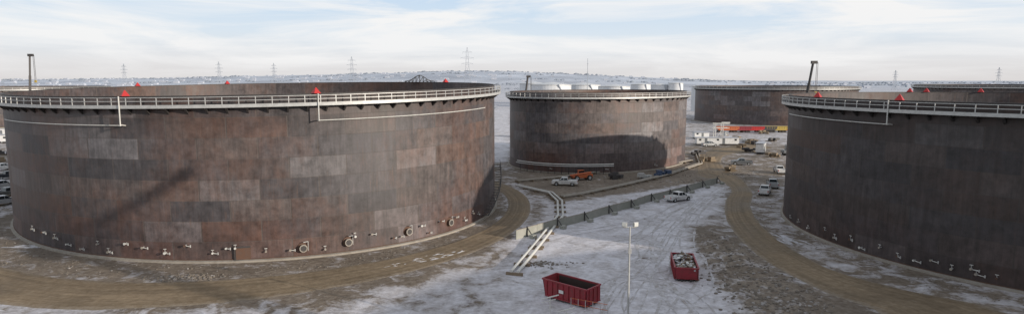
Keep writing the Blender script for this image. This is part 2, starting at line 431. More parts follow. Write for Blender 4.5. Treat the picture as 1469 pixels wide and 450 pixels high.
# ---------------------------------------------------------------- tanks
def theta_at(t,px,back=False,r=None):
    best=None
    for i in range(1440):
        th=2*math.pi*i/1440; x,y=t.P(th,r or t.R)
        fx=math.cos(th)*x+math.sin(th)*y
        if (fx<0)==back: continue
        yc=y*math.cos(TH)+(CAMZ-10)*math.sin(TH)
        if yc<=0: continue
        p=734.5+F*x/yc
        e=abs(p-px)
        if best is None or e<best[0]: best=(e,th)
    return best[1]
def ring(mb,t,prof,mat,n=200):
    vs=[];m_=len(prof)
    for i in range(n):
        th=2*math.pi*i/n
        x0,y0=t.P(th,t.R); tz=t.top(x0,y0)
        for (ro,zo,mode) in prof:
            x,y=t.P(th,t.R+ro); vs.append((x,y,tz+zo if mode else zo))
    fs=[]
    for i in range(n):
        k=(i+1)%n
        for j in range(m_):
            jj=(j+1)%m_; fs.append((i*m_+j,k*m_+j,k*m_+jj,i*m_+jj))
    mb.add(vs,fs,mat)
def sheet(name,vs,uvs,fs,mat,root):
    me=bpy.data.meshes.new(name); me.from_pydata(vs,[],fs); me.materials.append(mat)
    ul=me.uv_layers.new(name='UVMap')
    for li,lp in enumerate(me.loops): ul.data[li].uv=uvs[lp.vertex_index]
    me.polygons.foreach_set('use_smooth',[True]*len(fs)); me.update()
    o=bpy.data.objects.new(name,me); sc.collection.objects.link(o); o.parent=root
def build_tank(t,seed,detail=1,gain=1.0,rust=1.0,plates=34):
    root=empty('oil_storage_tank')
    mat=shell_mat('tank_shell_steel_%d'%seed,seed,gain,rust)
    n=plates*6; vs=[];uvs=[];fs=[]
    for i in range(n+1):
        th=2*math.pi*i/n; x,y=t.P(th,t.R); tz=t.top(x,y)
        for c in range(9):
            vs.append((x,y,tz*c/8)); uvs.append((i/6,c))
    for i in range(n):
        for c in range(8): fs.append((i*9+c,(i+1)*9+c,(i+1)*9+c+1,i*9+c+1))
    sheet('shell',vs,uvs,fs,mat,root)
    vs=[];uvs=[];fs=[]
    for i in range(n+1):
        th=2*math.pi*i/n; x,y=t.P(th,t.R-.08); tz=t.top(x,y)
        for c in range(5): vs.append((x,y,tz*(.55+.45*c/4))); uvs.append((i/6,4.4+c*.9))
    for i in range(n):
        for c in range(4): fs.append((i*5+c,i*5+c+1,(i+1)*5+c+1,(i+1)*5+c))
    sheet('inner_shell',vs,uvs,fs,M['inner'],root)
    mb=MB()
    c=[t.P(2*math.pi*i/120,t.R-.1)+(t.H*.56,) for i in range(120)]
    mb.add(c,[tuple(range(120))],M['brown']); mb.obj('floating_roof',root)
    mb=MB()
    ring(mb,t,[(-.12,-.02,1),(.12,-.02,1),(.12,.10,1),(-.12,.10,1)],M['steeldk'])
    ring(mb,t,[(.01,-1.32,1),(1.15,-1.32,1),(1.15,-1.22,1),(.01,-1.22,1)],M['steeldk'])
    ring(mb,t,[(1.15,-1.45,1),(1.19,-1.45,1),(1.19,-1.02,1),(1.15,-1.02,1)],M['steel'])
    mb.obj('wind_girder_walkway',root)
    mb=MB()
    rr=.04 if detail else .06
    for zo in (-.55,-.1):
        ring(mb,t,[(1.12,zo-rr,1),(1.12+2*rr,zo-rr,1),(1.12+2*rr,zo+rr,1),(1.12,zo+rr,1)],M['steel'])
    npst=int(2*math.pi*t.R/(2.0 if detail else 3))
    for i in range(npst):
        th=2*math.pi*i/npst; x,y=t.P(th,t.R+1.15); tz=t.top(x,y)
        mb.box((x,y,tz-.65),(.09,.09,1.15),M['steel'],th)
    mb.obj('guard_rail',root)
    mb=MB()
    nb=int(2*math.pi*t.R/2.5)
    for i in range(nb):
        th=2*math.pi*i/nb; tz=t.top(*t.P(th,t.R))-1.33
        d=.06/t.R
        vs=[]
        for s_ in (-d*2,d*2):
            for ro,zo in ((.0,0),(1.1,0),(1.1,-.15),(.0,-.95)):
                x,y=t.P(th+s_,t.R+ro); vs.append((x,y,tz+zo))
        mb.add(vs,[(0,1,2,3),(7,6,5,4),(0,4,5,1),(1,5,6,2),(2,6,7,3),(3,7,4,0)],M['steeldk'])
    mb.obj('girder_brackets',root)
    mb=MB()
    ring(mb,t,[(.0,.0,0),(.5,.0,0),(.5,.24,0),(.0,.30,0)],M['concrete'])
    ring(mb,t,[(.003,.30,0),(.12,.30,0),(.12,.38,0),(.003,.38,0)],M['brown'])
    mb.obj('ringwall',root)
    return root
def wallpt(t,th,off,z):
    x,y=t.P(th,t.R+off); return Vector((x,y,z))
def arcpipe(mb,t,a0,a1,off,zf,r,mat,n=60):
    prev=None
    for i in range(n+1):
        th=a0+(a1-a0)*i/n; p=wallpt(t,th,off,0); p.z=zf(p)
        if prev is not None: mb.cyl(prev,p,r,mat,6,cap=False)
        prev=p
def foam_line(t,root,px0,px1,pxr,drop):
    mb=MB(); a0,a1=theta_at(t,px0),theta_at(t,px1); ar=theta_at(t,pxr)
    if a1<a0-math.pi: a1+=2*math.pi
    if a0<a1-math.pi: a0+=2*math.pi
    zf=lambda p:t.top(p.x,p.y)-drop
    arcpipe(mb,t,a0,a1,.3,zf,.07,M['pipe'])
    p=wallpt(t,ar,.3,0); z1=zf(p); tz=t.top(p.x,p.y)
    q=wallpt(t,ar,1.3,0)
    mb.cyl((p.x,p.y,z1),(q.x,q.y,z1+.15),.08,M['pipe']); mb.cyl((q.x,q.y,z1),(q.x,q.y,tz+.1),.08,M['pipe'])
    mb.obj('foam_pipe',root)
def red_marker(t,root,th,s=1.0):
    mb=MB(); p=wallpt(t,th,0,0); tz=t.top(p.x,p.y)+.1
    mb.cyl((p.x,p.y,tz),(p.x,p.y,tz+.85*s),.75*s,M['redsign'],4,r2=.05)
    mb.cyl((p.x,p.y,tz-.3),(p.x,p.y,tz+.1),.12,M['steeldk'],6)
    mb.obj('foam_chamber_marker',root)
def manway(t,root,px,z,r):
    th=theta_at(t,px); mb=MB(); T=M['steeldk']
    a=wallpt(t,th,-.05,z); b=wallpt(t,th,.45,z); c=wallpt(t,th,.53,z)
    mb.cyl(a,b,r,M['brown'],20); mb.cyl(b,c,r*1.25,M['concrete'],20)
    mb.cyl(c,wallpt(t,th,.56,z),r*.9,T,20)
    mb.cyl(wallpt(t,th,-.02,z),wallpt(t,th,.05,z),r*1.7,M['brown'],20)
    tan=Vector((-math.sin(th),math.cos(th),0))
    for k in range(12):
        w=2*math.pi*k/12
        o=tan*math.cos(w)*r*1.08+Vector((0,0,math.sin(w)*r*1.08))
        mb.cyl(b+o-(b-a)*.1,c+o+(b-a)*.1,.035,M['steel'],5)
    p=wallpt(t,th,.3,z)+tan*(r*1.5)
    mb.cyl(p+Vector((0,0,-r)),p+Vector((0,0,r*2)),.05,M['steel'],6); mb.cyl(p+Vector((0,0,r*2)),c+Vector((0,0,r*2)),.05,M['steel'],6)
    mb.obj('manway',root)
def nozzle(t,root,px,z,s=1.0):
    th=theta_at(t,px); mb=MB(); tan=Vector((-math.sin(th),math.cos(th),0))
    a=wallpt(t,th,-.05,z); b=wallpt(t,th,.45*s,z); c=wallpt(t,th,.52*s,z)
    mb.cyl(a,b,.08*s,M['steel'],8); mb.cyl(b,c,.15*s,random.choice((M['pipe'],M['concrete'],M['brown'])),12)
    k=random.random()
    if k<.6:
        mb.cyl(wallpt(t,th,.3*s,z),wallpt(t,th,.3*s,z+.5*s),.035,M['steel'],6); mb.cyl(wallpt(t,th,.3*s,z+.45*s)-tan*.18,wallpt(t,th,.3*s,z+.45*s)+tan*.18,.04,M['pipe'],6)
    if k>.4:
        d=wallpt(t,th,.4*s,z-.1)+tan*random.uniform(.4,.9); mb.cyl(wallpt(t,th,.4*s,z),d,.045,M['pipe'],6); mb.cyl(d-Vector((0,0,.12)),d+Vector((0,0,.2)),.08,M['steel'],8)
    mb.obj('nozzle_valve',root)
rL=build_tank(TL,1,1,1.3,.9,36)
foam_line(TL,rL,17,188,188,3.6); foam_line(TL,rL,458,694,458,3.4)
for px in (188,458): red_marker(TL,rL,theta_at(TL,px),.9)
for px in (203,330,640): red_marker(TL,rL,theta_at(TL,px,True),1.0)
for px,z in ((432,1.4),(495,1.6),(583,1.8),(643,1.7)): manway(TL,rL,px,z,.42)
for px in (42,58,74,90,112,135,150,176,200,232,262,300,320,333,378,412,462,505,530,560,572,600,612,628,650,664,676,684):
    nozzle(TL,rL,px,random.choice((1.0,1.3,1.9,2.3)),random.uniform(.75,1.15))
mb=MB(); th=theta_at(TL,345); p=wallpt(TL,th,.06,1.1); mb.box(p,(.12,2.2,1.9),M['steeldk'],th); p=wallpt(TL,th,.14,1.1); mb.box(p,(.06,1.8,1.5),M['brown'],th); mb.obj('cleanout_door',rL)
rR=build_tank(TR,2,1,0.85,.5)
foam_line(TR,rR,1132,1276,1276,3.0)
for px in (1167,1281): red_marker(TR,rR,theta_at(TR,px),.9)
for px in (1300,1323,1400): red_marker(TR,rR,theta_at(TR,px,True),1.0)
for px in (1140,1152,1166,1190,1205,1228,1244,1270,1296,1322,1345,1375,1404,1412,1440):
    nozzle(TR,rR,px,random.choice((1.0,1.2,1.7)),random.uniform(.75,1.15))
rM=build_tank(TM,3,1,1.65,.8,22)
for px in (790,870,940): nozzle(TM,rM,px,1.2,1.0)
build_tank(TF,4,0,1.3,.6,30); build_tank(TFL,6,0,1.3,.6,30); build_tank(TFR,7,0,1.3,.6,30)
build_tank(TC,8,0,1.0,.9,30); build_tank(TShade,9,0,1.0,.9,30)
mb=MB(); th=theta_at(TL,605,True); p=wallpt(TL,th,0,0); tz=TL.top(p.x,p.y)
hh=lambda i:.3+1.5*math.exp(-((i-4)/1.9)**2)
for i in range(9):
    x=p.x-4+i*.9; h=hh(i)
    for yy in (0,1): mb.box((x,p.y+yy,tz+h/2),(.09,.09,h),M['steeldk'])
    if i<8:
        h2=hh(i+1)
        for yy in (0,1): mb.cyl((x,p.y+yy,tz+h),(x+.9,p.y+yy,tz+h2),.06,M['steeldk'],6); mb.cyl((x,p.y+yy,tz+.1),(x+.9,p.y+yy,tz+h2),.04,M['steeldk'],6)
mb.box((p.x,p.y+.5,tz+.3),(8,1.4,.1),M['steeldk'])
mb.obj('ladder_gantry',rL)
mb=MB()
a0=theta_at(TL,686)+.03
for k in range(20):
    th=a0+k*.022; z=.8+k*.32; x,y=TL.P(th,TL.R+.75)
    mb.box((x,y,z),(1.1,.35,.06),M['steeldk'],th)
    x,y=TL.P(th,TL.R+1.25)
    if k%2==0: mb.box((x,y,z+.5),(.06,.06,1.1),M['steeldk'])
    if k<19:
        x2,y2=TL.P(th+.022,TL.R+1.25); mb.cyl((x,y,z+1.05),(x2,y2,z+1.37),.04,M['steeldk'],6); mb.cyl((x,y,z),(x2,y2,z+.32),.09,M['steeldk'],6)
mb.obj('shell_stair',rL)
# ---------------------------------------------------------------- vehicles
def wheel(mb,x,y,r=.4,w=.26):
    mb.cyl((x,y-w/2,r),(x,y+w/2,r),r,M['rubber'],20); mb.cyl((x,y-w/2-.01,r),(x,y+w/2+.01,r),r*.58,M['silver'],14)
def pickup(px,py,head,col,name='pickup_truck',cover=False):
    x,y=g(px,py); root=empty(name,(x,y,hz(x,y)),math.radians(head))
    W=1.95; mb=MB(); c=M[col]
    def arch(cx): return [(cx+.5*math.cos(a),.42+.5*math.sin(a)) for a in np.linspace(math.pi,0,9)]
    prof=[(-2.85,.48)]+arch(-1.75)+arch(1.8)+[(2.8,.45),(2.85,.8),(2.75,1.07),(2.3,1.16),(1.25,1.22),(-.85,1.22),(-.85,.82),(-2.85,.82)]
    mb.prism(prof,W,c)
    if cover: mb.box((-1.85,0,1.5),(2.0,W-.1,.75),c,taper=.9)
    mb.box((-1.86,W/2-.05,1.02),(1.98,.1,.4),c); mb.box((-1.86,-W/2+.05,1.02),(1.98,.1,.4),c); mb.box((-2.81,0,1.02),(.08,W-.2,.4),c)
    mb.obj('body',root,.04)
    mb=MB()
    b=[(-.85,1.2),(1.3,1.2),(.62,1.86),(-.65,1.86)]; wi=[W/2-.02,W/2-.02,W/2-.2,W/2-.2]
    vs=[(p[0],-w,p[1]) for p,w in zip(b,wi)]+[(p[0],w,p[1]) for p,w in zip(b,wi)]
    mb.add(vs,[(0,1,2,3),(7,6,5,4),(0,4,5,1),(1,5,6,2),(2,6,7,3),(3,7,4,0)],c); mb.obj('cab',root,.05)
    mb=MB()
    def quad(pts): mb.add(pts,[(0,1,2,3)],M['glass'])
    e=.012
    quad([(1.22+e,-.82,1.28),(1.22+e,.82,1.28),(.68+e,.70,1.80),(.68+e,-.70,1.80)])
    quad([(-.83-e,.8,1.28),(-.83-e,-.8,1.28),(-.68-e,-.68,1.78),(-.68-e,.68,1.78)])
    for s in (-1,1):
        w0=W/2-.02-.18*.1+e; w1=W/2-.02-.18*.88+e
        quad([(.2,s*w0,1.27),(1.05,s*w0,1.27),(.58,s*w1,1.78),(.2,s*w1,1.78)])
        quad([(-.72,s*w0,1.27),(.12,s*w0,1.27),(.12,s*w1,1.78),(-.6,s*w1,1.78)])
        mb.box((1.0,s*(W/2+.12),1.32),(.12,.22,.18),M['rubber'])
    mb.box((2.86,0,.9),(.05,1.1,.22),M['rubber']); mb.box((2.86,0,.55),(.12,W-.05,.2),M['silver']); mb.box((-2.9,0,.55),(.12,W-.05,.18),M['silver'])
    for s in (-1,1): mb.box((2.83,s*.78,.92),(.08,.3,.2),M['lens']); mb.box((-2.87,s*.88,.98),(.04,.14,.34),M['redsign'])
    mb.obj('glazing_and_trim',root)
    mb=MB()
    for xx in (-1.75,1.8):
        for s in (-1,1): wheel(mb,xx,s*.84)
    mb.obj('wheels',root); return root
pickup(810,266,172,'white'); pickup(973,288,30,'white'); pickup(1097,278,62,'white'); pickup(1064,236,165,'greycar')
pickup(1108,268,75,'silver'); pickup(1118,248,80,'white'); pickup(1018,210,10,'silver')
pickup(3,294,62,'silver'); pickup(12,281,64,'greycar'); pickup(2,270,62,'silver'); pickup(12,256,60,'darkcar'); pickup(3,244,65,'white')
def telehandler(px,py,head,col='orange'):
    x,y=g(px,py); root=empty('telehandler',(x,y,hz(x,y)),math.radians(head)); c=M[col]; mb=MB()
    mb.prism([(-2.6,.6),(2.3,.6),(2.5,1.0),(1.2,1.25),(-2.7,1.45)],1.5,c)
    mb.box((-.2,-.75,1.7),(1.5,.9,1.0),c,taper=.9); mb.obj('chassis',root,.05)
    mb=MB(); mb.box((-.2,-.76,1.85),(1.42,.93,.55),M['glass'],taper=.92); mb.box((-.2,-.75,2.25),(1.5,.95,.08),c)
    mb.obj('cab',root)
    mb=MB(); mb.cyl((-2.4,.35,1.8),(3.2,.35,1.3),.2,c,4); mb.cyl((3.1,.35,1.3),(4.2,.35,.8),.14,M['steeldk'],4)
    mb.box((4.3,.35,.7),(.1,1.4,.7),M['steeldk']); mb.box((4.8,0,.36),(1.1,.12,.06),M['steeldk']); mb.box((4.8,.7,.36),(1.1,.12,.06),M['steeldk'])
    mb.obj('boom_and_forks',root)
    mb=MB()
    for xx in (-1.7,1.6):
        for s in (-1,1): wheel(mb,xx,s*.95,.62,.42)
    mb.obj('wheels',root)
telehandler(834,258,200)
# ---------------------------------------------------------------- skips
def dumpster(px,py,head,full,L=6.0,W=2.5,H=1.9):
    x,y=g(px,py); root=empty('roll_off_dumpster',(x,y,hz(x,y)),math.radians(head)); c=M['red']; mb=MB()
    t=.08; fl=.28
    def plate(a,b,cc,d,n):
        n=Vector(n)*t; P=[Vector(a),Vector(b),Vector(cc),Vector(d)]; vs=[tuple(p) for p in P]+[tuple(p+n) for p in P]
        mb.add(vs,[(0,1,2,3),(7,6,5,4),(0,4,5,1),(1,5,6,2),(2,6,7,3),(3,7,4,0)],c)
    x0,x1=-L/2,L/2; xb0,xb1=-L/2+.35,L/2
    for s in (-1,1):
        plate((xb0,s*W/2,fl),(xb1,s*W/2,fl),(x1,s*W/2,H),(x0,s*W/2,H),(0,-s,0))
        for k in range(8):
            xx=xb0+.25+k*(L-.75)/7; mb.box((xx,s*(W/2+.05),(H+fl)/2),(.1,.1,H-fl-.1),c)
        mb.box((0,s*(W/2+.02),H+.03),(L+.1,.16,.14),c); mb.box((.2,s*(W/2+.03),fl+.02),(L-.4,.12,.14),c)
    plate((xb0,-W/2,fl),(xb0,W/2,fl),(x0,W/2,H),(x0,-W/2,H),(1,0,0)); plate((xb1,-W/2,fl),(xb1,W/2,fl),(x1,W/2,H),(x1,-W/2,H),(-1,0,0))
    mb.box((x0-.03,0,H+.03),(.14,W,.14),c); mb.box((x1+.0,0,H+.03),(.14,W,.14),c)
    for k in range(3): mb.box((x1+.05,-W/2+.5+k*.75,(H+fl)/2),(.1,.1,H-fl-.1),c)
    mb.obj('container_walls',root)
    mb=MB(); mb.box((.15,0,fl+.05),(L-.5,W-.1,.08),M['darkin'])
    for s in (-1,1): mb.box((0,s*.5,.15),(L-.3,.15,.22),M['steeldk']); mb.cyl((-L/2+.6,s*.6,.13),(-L/2+.6,s*.8,.13),.13,M['steeldk'],10); mb.cyl((L/2-.4,s*.6,.13),(L/2-.4,s*.8,.13),.13,M['steeldk'],10)
    for s in (-1,1): mb.box((0.1,s*(W/2-t-.02),(H+fl)/2),(L-.6,.02,H-fl-.1),M['darkin'])
    mb.box((x1-t-.02,0,(H+fl)/2),(.02,W-.3,H-fl-.1),M['darkin'])
    mb.obj('floor_and_skids',root)
    mb=MB()
    if not full: mb.box((-.3,W/2+.115,1.15),(.7,.02,.45),M['white']); mb.box((1.9,W/2+.115,1.2),(.8,.02,.3),M['white']); mb.box((-.3,-W/2-.115,1.15),(.6,.02,.35),M['white']); mb.obj('decals',root)
    else:
        mts=[M['white'],M['wood'],M['snowpatch'],M['concrete'],M['steeldk'],M['snowpatch'],M['wood'],M['brown']]
        mb.box((0,0,1.1),(L-.5,W-.3,.8),M['wood'],taper=.9)
        for _ in range(220):
            px_,py_=random.uniform(-L/2+.4,L/2-.4),random.uniform(-W/2+.3,W/2-.3)
            mb.box((px_,py_,random.uniform(1.4,2.0-abs(py_)*.25)),(random.uniform(.2,1.1),random.uniform(.05,.35),random.uniform(.04,.25)),random.choice(mts),random.uniform(0,3.1),1,random.uniform(-.4,.4))
        mb.obj('debris',root)
dumpster(819,430,-42,False,5.8,2.5,2.0); dumpster(981,394,80,True,6.4,2.6,1.7)
# ---------------------------------------------------------------- flood light pole
x,y=9.6,50.0; root=empty('flood_light_pole',(x,y,hz(x,y))); mb=MB()
mb.box((0,0,.3),(.9,.9,.6),M['concrete']); mb.cyl((0,0,.6),(0,0,11.6),.12,M['steel'],12,r2=.065); mb.cyl((-.55,0,11.55),(.55,0,11.55),.045,M['steel'],8)
mb.obj('pole',root); mb=MB()
for s in (-1,1):
    mb.box((s*.45,-.02,11.8),(.42,.2,.36),M['steel'],s*.35); mb.box((s*.45+s*.04,-.14,11.8),(.35,.03,.29),M['lens'],s*.35); mb.cyl((s*.45,0,11.55),(s*.45,0,11.7),.04,M['steel'],6)
mb.box((0,-.16,9.6),(.26,.16,.4),M['steel']); mb.obj('lamp_heads',root,.02)
def signpost(px,py,h=2.0):
    x,y=g(px,py); r=empty('pipe_stand',(x,y,hz(x,y)),.3); mb=MB()
    mb.cyl((0,0,0),(0,0,h),.06,M['pipe'],8); mb.cyl((-.9,0,h),(.9,0,h+.25),.07,M['pipe'],8); mb.cyl((-.9,0,h-.35),(.6,0,h-.15),.05,M['pipe'],8); mb.box((0,0,.05),(.6,.6,.1),M['concrete'])
    mb.obj('stand',r)
signpost(789,456); signpost(812,474)
x,y=g(845,446); r=empty('site_barrier',(x,y,hz(x,y)),-.5); mb=MB()
for k in range(6): mb.box((-2+k*.8,0,.5),(.05,.05,1.0),M['steel'])
for z in (.35,.95): mb.cyl((-2,0,z),(2,0,z),.03,M['orange'],6)
mb.obj('rails',r)
# ---------------------------------------------------------------- containment wall
A=Vector(g(740,343)); B=Vector(g(1028,263))
d=(B-A); Ln=d.length; ang=math.atan2(d.y,d.x); u=d.normalized(); nn=Vector((u.y,-u.x))
root=empty('containment_wall'); mb=MB(); mb2=MB()
npan=int(Ln/2.4)
for i in range(npan):
    c=A+u*((i+.5)*Ln/npan); z=hz(c.x,c.y)
    mb.box((c.x,c.y,z+.62+random.uniform(-.02,.02)),(Ln/npan-.03,.1,1.4),M['fencewall'],ang+random.uniform(-.008,.008))
    mb.box((c.x,c.y,z+1.36),(Ln/npan,.16,.08),M['concrete'],ang)
for i in range(1,npan+1,3):
    c=A+u*(i*Ln/npan); z=hz(c.x,c.y)
    mb2.box((c.x+nn.x*.1,c.y+nn.y*.1,z+.75),(.16,.16,1.7),M['steeldk'],ang)
    a=c+nn*.12; b=c+nn*1.3
    mb2.cyl((a.x,a.y,z+1.4),(b.x,b.y,z+.1),.08,M['steeldk'],6); cc=c+nn*1.3
    mb2.box((cc.x,cc.y,z+.2),(.9,.7,.55),M['fencewall'],ang)
mb.obj('panels',root); mb2.obj('braces_and_blocks',root)
# ---------------------------------------------------------------- pipe runs
def piperun(name,pxs,r,gap,n=2,h=.45,mat='pipe'):
    root=empty(name); mb=MB(); P=[Vector(g(*p)) for p in pxs]
    for k in range(n):
        prev=None
        for i,p in enumerate(P):
            t=(P[min(i+1,len(P)-1)]-P[max(i-1,0)]).normalized(); q=p+Vector((-t.y,t.x))*gap*(k-(n-1)/2)
            cur=Vector((q.x,q.y,hz(q.x,q.y)+h))
            if prev is not None: mb.cyl(prev,cur,r,M[mat],12,cap=True)
            prev=cur
    mb.obj('pipes',root); mb=MB()
    for i in range(len(P)-1):
        L=(P[i+1]-P[i]).length; a=math.atan2(P[i+1].y-P[i].y,P[i+1].x-P[i].x)
        for k in range(int(L/4)+1):
            p=P[i]+(P[i+1]-P[i])*(k*4/L); mb.box((p.x,p.y,hz(p.x,p.y)+h/2-.1),(.25,gap*n+.4,h),M['wood'],a)
    mb.obj('sleepers',root)
piperun('pipeline',[(738,394),(770,355),(804,312),(803,291),(790,279),(742,268)],.2,.85)
piperun('pipeline',[(806,284),(830,281),(900,266),(960,251),(1005,236),(1000,222)],.2,.8,2,.4,mat='concrete')
piperun('pipeline',[(742,262),(800,256),(872,247),(935,242),(992,232)],.15,.6,2,.5,mat='concrete')
root=empty('pipe_rack'); mb=MB()
for k in range(14):
    th=theta_at(TM,752+k*9.5); x,y=TM.P(th,TM.R+1.2); mb.box((x,y,1.2),(.15,.15,2.4),M['steeldk'])
a0,a1=theta_at(TM,748),theta_at(TM,880)
if a1<a0-3: a1+=6.283
arcpipe(mb,TM,a0,a1,1.2,lambda p:2.5,.16,M['pipe'],24); arcpipe(mb,TM,a0,a1,1.6,lambda p:2.1,.12,M['steel'],24)
mb.obj('rack',root)
# ---------------------------------------------------------------- trailers & site buildings
def trailer(px,py,head,L=12,W=3,H=2.9,name='site_office_trailer',col='white'):
    x,y=g(px,py); root=empty(name,(x,y,hz(x,y)),math.radians(head)); mb=MB()
    mb.box((0,0,.6+H/2-.15),(L,W,H-.3),M[col]); mb.obj('walls',root,.03)
    mb=MB(); mb.box((0,0,H+.5),(L+.3,W+.3,.14),M['roofgrey']); mb.obj('roof',root)
    mb=MB(); k=-L/2+1.2; i=0
    while k<L/2-.8:
        for s in (-1,1):
            if i%3==1: mb.box((k,s*(W/2+.02),.6+1.05),(.9,.04,2.0),M['greycar'])
            elif i%3==0: mb.box((k,s*(W/2+.02),2.1),(.8,.04,.6),M['glass'])
        k+=2.1; i+=1
    mb.box((0,0,.35),(L-.4,W-.5,.45),M['steeldk']); mb.obj('openings_and_skirt',root)
    mb=MB()
    for xx in (-.6,.5):
        for s in (-1,1): wheel(mb,xx,s*(W/2-.2),.38)
    mb.obj('wheels',root)
trailer(1028,208,-3,15,3,2.3); trailer(1091,220,62,5.5,2.5,2.9,'cargo_trailer')
trailer(1005,199,5,6,2.5,2.1)
trailer(4,205,10,12,3,2.6); trailer(-8,196,8,12)
x,y=g(1030,199); root=empty('pipe_gantry',(x,y,0),0); mb=MB()
for xx in (-1.5,1.5):
    for yy in (-1.2,1.2): mb.box((xx,yy,3.1),(.22,.22,6.2),M['pipe'])
for z in (4.4,6.2): mb.box((1.0,-1.2,z),(6,.22,.22),M['pipe']); mb.box((1.0,1.2,z),(6,.22,.22),M['pipe'])
mb.cyl((-1.5,-1.2,0),(1.5,-1.2,4.4),.1,M['pipe'],6); mb.cyl((1.2,0,6.5),(4.6,0,6.5),.22,M['pipe'],8); mb.obj('frame',root)
def wagon(px,py,col,head=-4):
    x,y=g(px,py); root=empty('rail_wagon',(x,y,hz(x,y)),math.radians(head)); mb=MB(); c=M[col]
    mb.prism([(-5,1.9),(-3.9,1.1),(3.9,1.1),(5,1.9),(5,2.7),(-5,2.7)],2.8,c)
    for k in range(9):
        for s in (-1,1): mb.box((-4.4+k*1.1,s*1.44,2.2),(.12,.1,.9),c)
    mb.box((0,0,2.76),(10.2,3.0,.12),c); mb.obj('hopper_body',root)
    mb=MB()
    for xx in (-4,-2.9,2.9,4):
        for s in (-1,1): mb.cyl((xx,s*.75-.07,.45),(xx,s*.75+.07,.45),.45,M['steeldk'],14)
    mb.box((0,0,.95),(10.8,.5,.25),M['steeldk']); mb.obj('bogies',root)
for px,c in [(1043,'orange'),(1061,'red'),(1079,'redsign'),(1097,'steeldk'),(1113,'yellow'),(1131,'orange')]: wagon(px,190,c,-1)
wagon(8,192,'yellow',5)
def crate_stack(px,py,col):
    x,y=g(px,py); r=empty('pallet_stack',(x,y,hz(x,y)),random.random()); mb=MB()
    for k in range(5):
        mb.box((random.uniform(-2,2),random.uniform(-1,1),.5+.5*(k%2)),(random.uniform(1,2.2),1.2,random.uniform(.6,1.1)),M[col],random.random())
        mb.box((random.uniform(-2,2),random.uniform(-1,1),.1),(1.2,1.2,.15),M['wood'],random.random())
    mb.obj('crates',r)
for a in ((1003,222,'steeldk'),(1012,232,'wood'),(948,252,'blue'),(926,256,'steel'),(884,257,'steeldk'),(1048,245,'wood'),(1075,218,'steeldk'),(1110,225,'wood'),(1060,212,'wood'),(10,232,'wood'),(5,222,'steeldk')): crate_stack(*a)
for k in range(12): crate_stack(random.uniform(998,1122),random.uniform(184,216),random.choice(['steeldk','wood','steel','wood','white']))
# ---------------------------------------------------------------- cranes
def crane(px,depth,topy,lean):
    xt=(px-734.5)/F*depth; zt=CAMZ-(topy-115)/F*depth
    x=xt-lean; y=depth; root=empty('mobile_crane',(x,y,0),0); mb=MB()
    mb.box((0,0,1.3),(9,2.7,.9),M['greycar']); mb.box((-1,0,2.5),(4.5,2.6,1.6),M['greycar']); mb.box((3.6,.2,2.2),(1.6,2.2,1.6),M['white'],taper=.85); mb.box((3.9,.2,2.5),(1.3,2.25,.6),M['glass'])
    mb.obj('carrier',root,.05); mb=MB()
    for xx in (-3.4,-2.0,2.0,3.4):
        for s in (-1,1): wheel(mb,xx,s*1.2,.6,.4)
    mb.obj('wheels',root); mb=MB()
    a=Vector((0,0,3)); b=Vector((lean,0,zt)); segs=4
    for k in range(segs):
        mb.cyl(a.lerp(b,k/segs),a.lerp(b,(k+1)/segs),.75-.12*k,M['steeldk'],4)
    mb.box((b.x+.3,0,b.z),(1.8,.8,.9),M['steeldk'])
    hk=b+Vector((1.1,0,0)); mb.cyl(hk,hk-Vector((0,0,9)),.07,M['steeldk'],5); mb.cyl(hk+Vector((.4,0,0)),hk-Vector((-.4,0,9)),.07,M['steeldk'],5)
    mb.box((hk.x+.2,0,hk.z-9.4),(.7,.4,.9),M['yellow']); mb.obj('telescopic_boom',root)
crane(51,230,80,2.4); crane(1162,195,90,3.6); crane(757,260,110,2.6)
# sun direction
EL=math.radians(12.5); AZ=math.radians(30)
to=Vector((math.cos(AZ)*math.cos(EL),-math.sin(AZ)*math.cos(EL),math.sin(EL)))
# added tower crane, out of view between the tanks beside the viewpoint; its jib throws the long diagonal shadow on the near shell
t1=theta_at(TL,52); t2=theta_at(TL,275)
P1=wallpt(TL,t1,0,.8)+to*152; P2=wallpt(TL,t2,0,12.0)+to*100
root=empty('tower_crane',(0,0,0)); mb=MB(); Y=M['yellow']
bx,by=P1.x,P1.y
def lattice(a,b,w,n,r):
    a=Vector(a); b=Vector(b); d=(b-a).normalized(); s=d.cross(Vector((0,0,1))); s=(Vector((1,0,0)) if s.length<.1 else s.normalized()); v=s.cross(d).normalized()
    cs=[s*w+v*w,-s*w+v*w,-s*w-v*w,s*w-v*w]
    for c in cs: mb.cyl(a+c,b+c,r,Y,4)
    for i in range(n):
        p=a.lerp(b,i/n); q=a.lerp(b,(i+1)/n)
        for j in range(4): mb.cyl(p+cs[j],q+cs[(j+1)%4],r*.8,Y,4); mb.cyl(p+cs[j],p+cs[(j+1)%4],r*.8,Y,4)
lattice((bx,by,.6),(bx,by,P1.z),.8,16,.16); lattice(P1,P2,.36,12,.17)
cj=P1-(P2-P1).normalized()*8; lattice(P1,cj,.5,4,.16)
mb.box((bx,by,.3),(5,5,.6),M['concrete']); mb.box(cj,(2.2,1.8,2.2),M['concrete']); mb.cyl(P1,P1+Vector((0,0,5)),.3,Y,4); mb.cyl(P1+Vector((0,0,5)),P2,.06,M['steeldk'],4); mb.cyl(P1+Vector((0,0,5)),cj,.06,M['steeldk'],4)
mb.box((bx+1.3,by,P1.z-1.5),(1.4,1.4,1.9),M['white']); mb.obj('mast_and_jib',root)
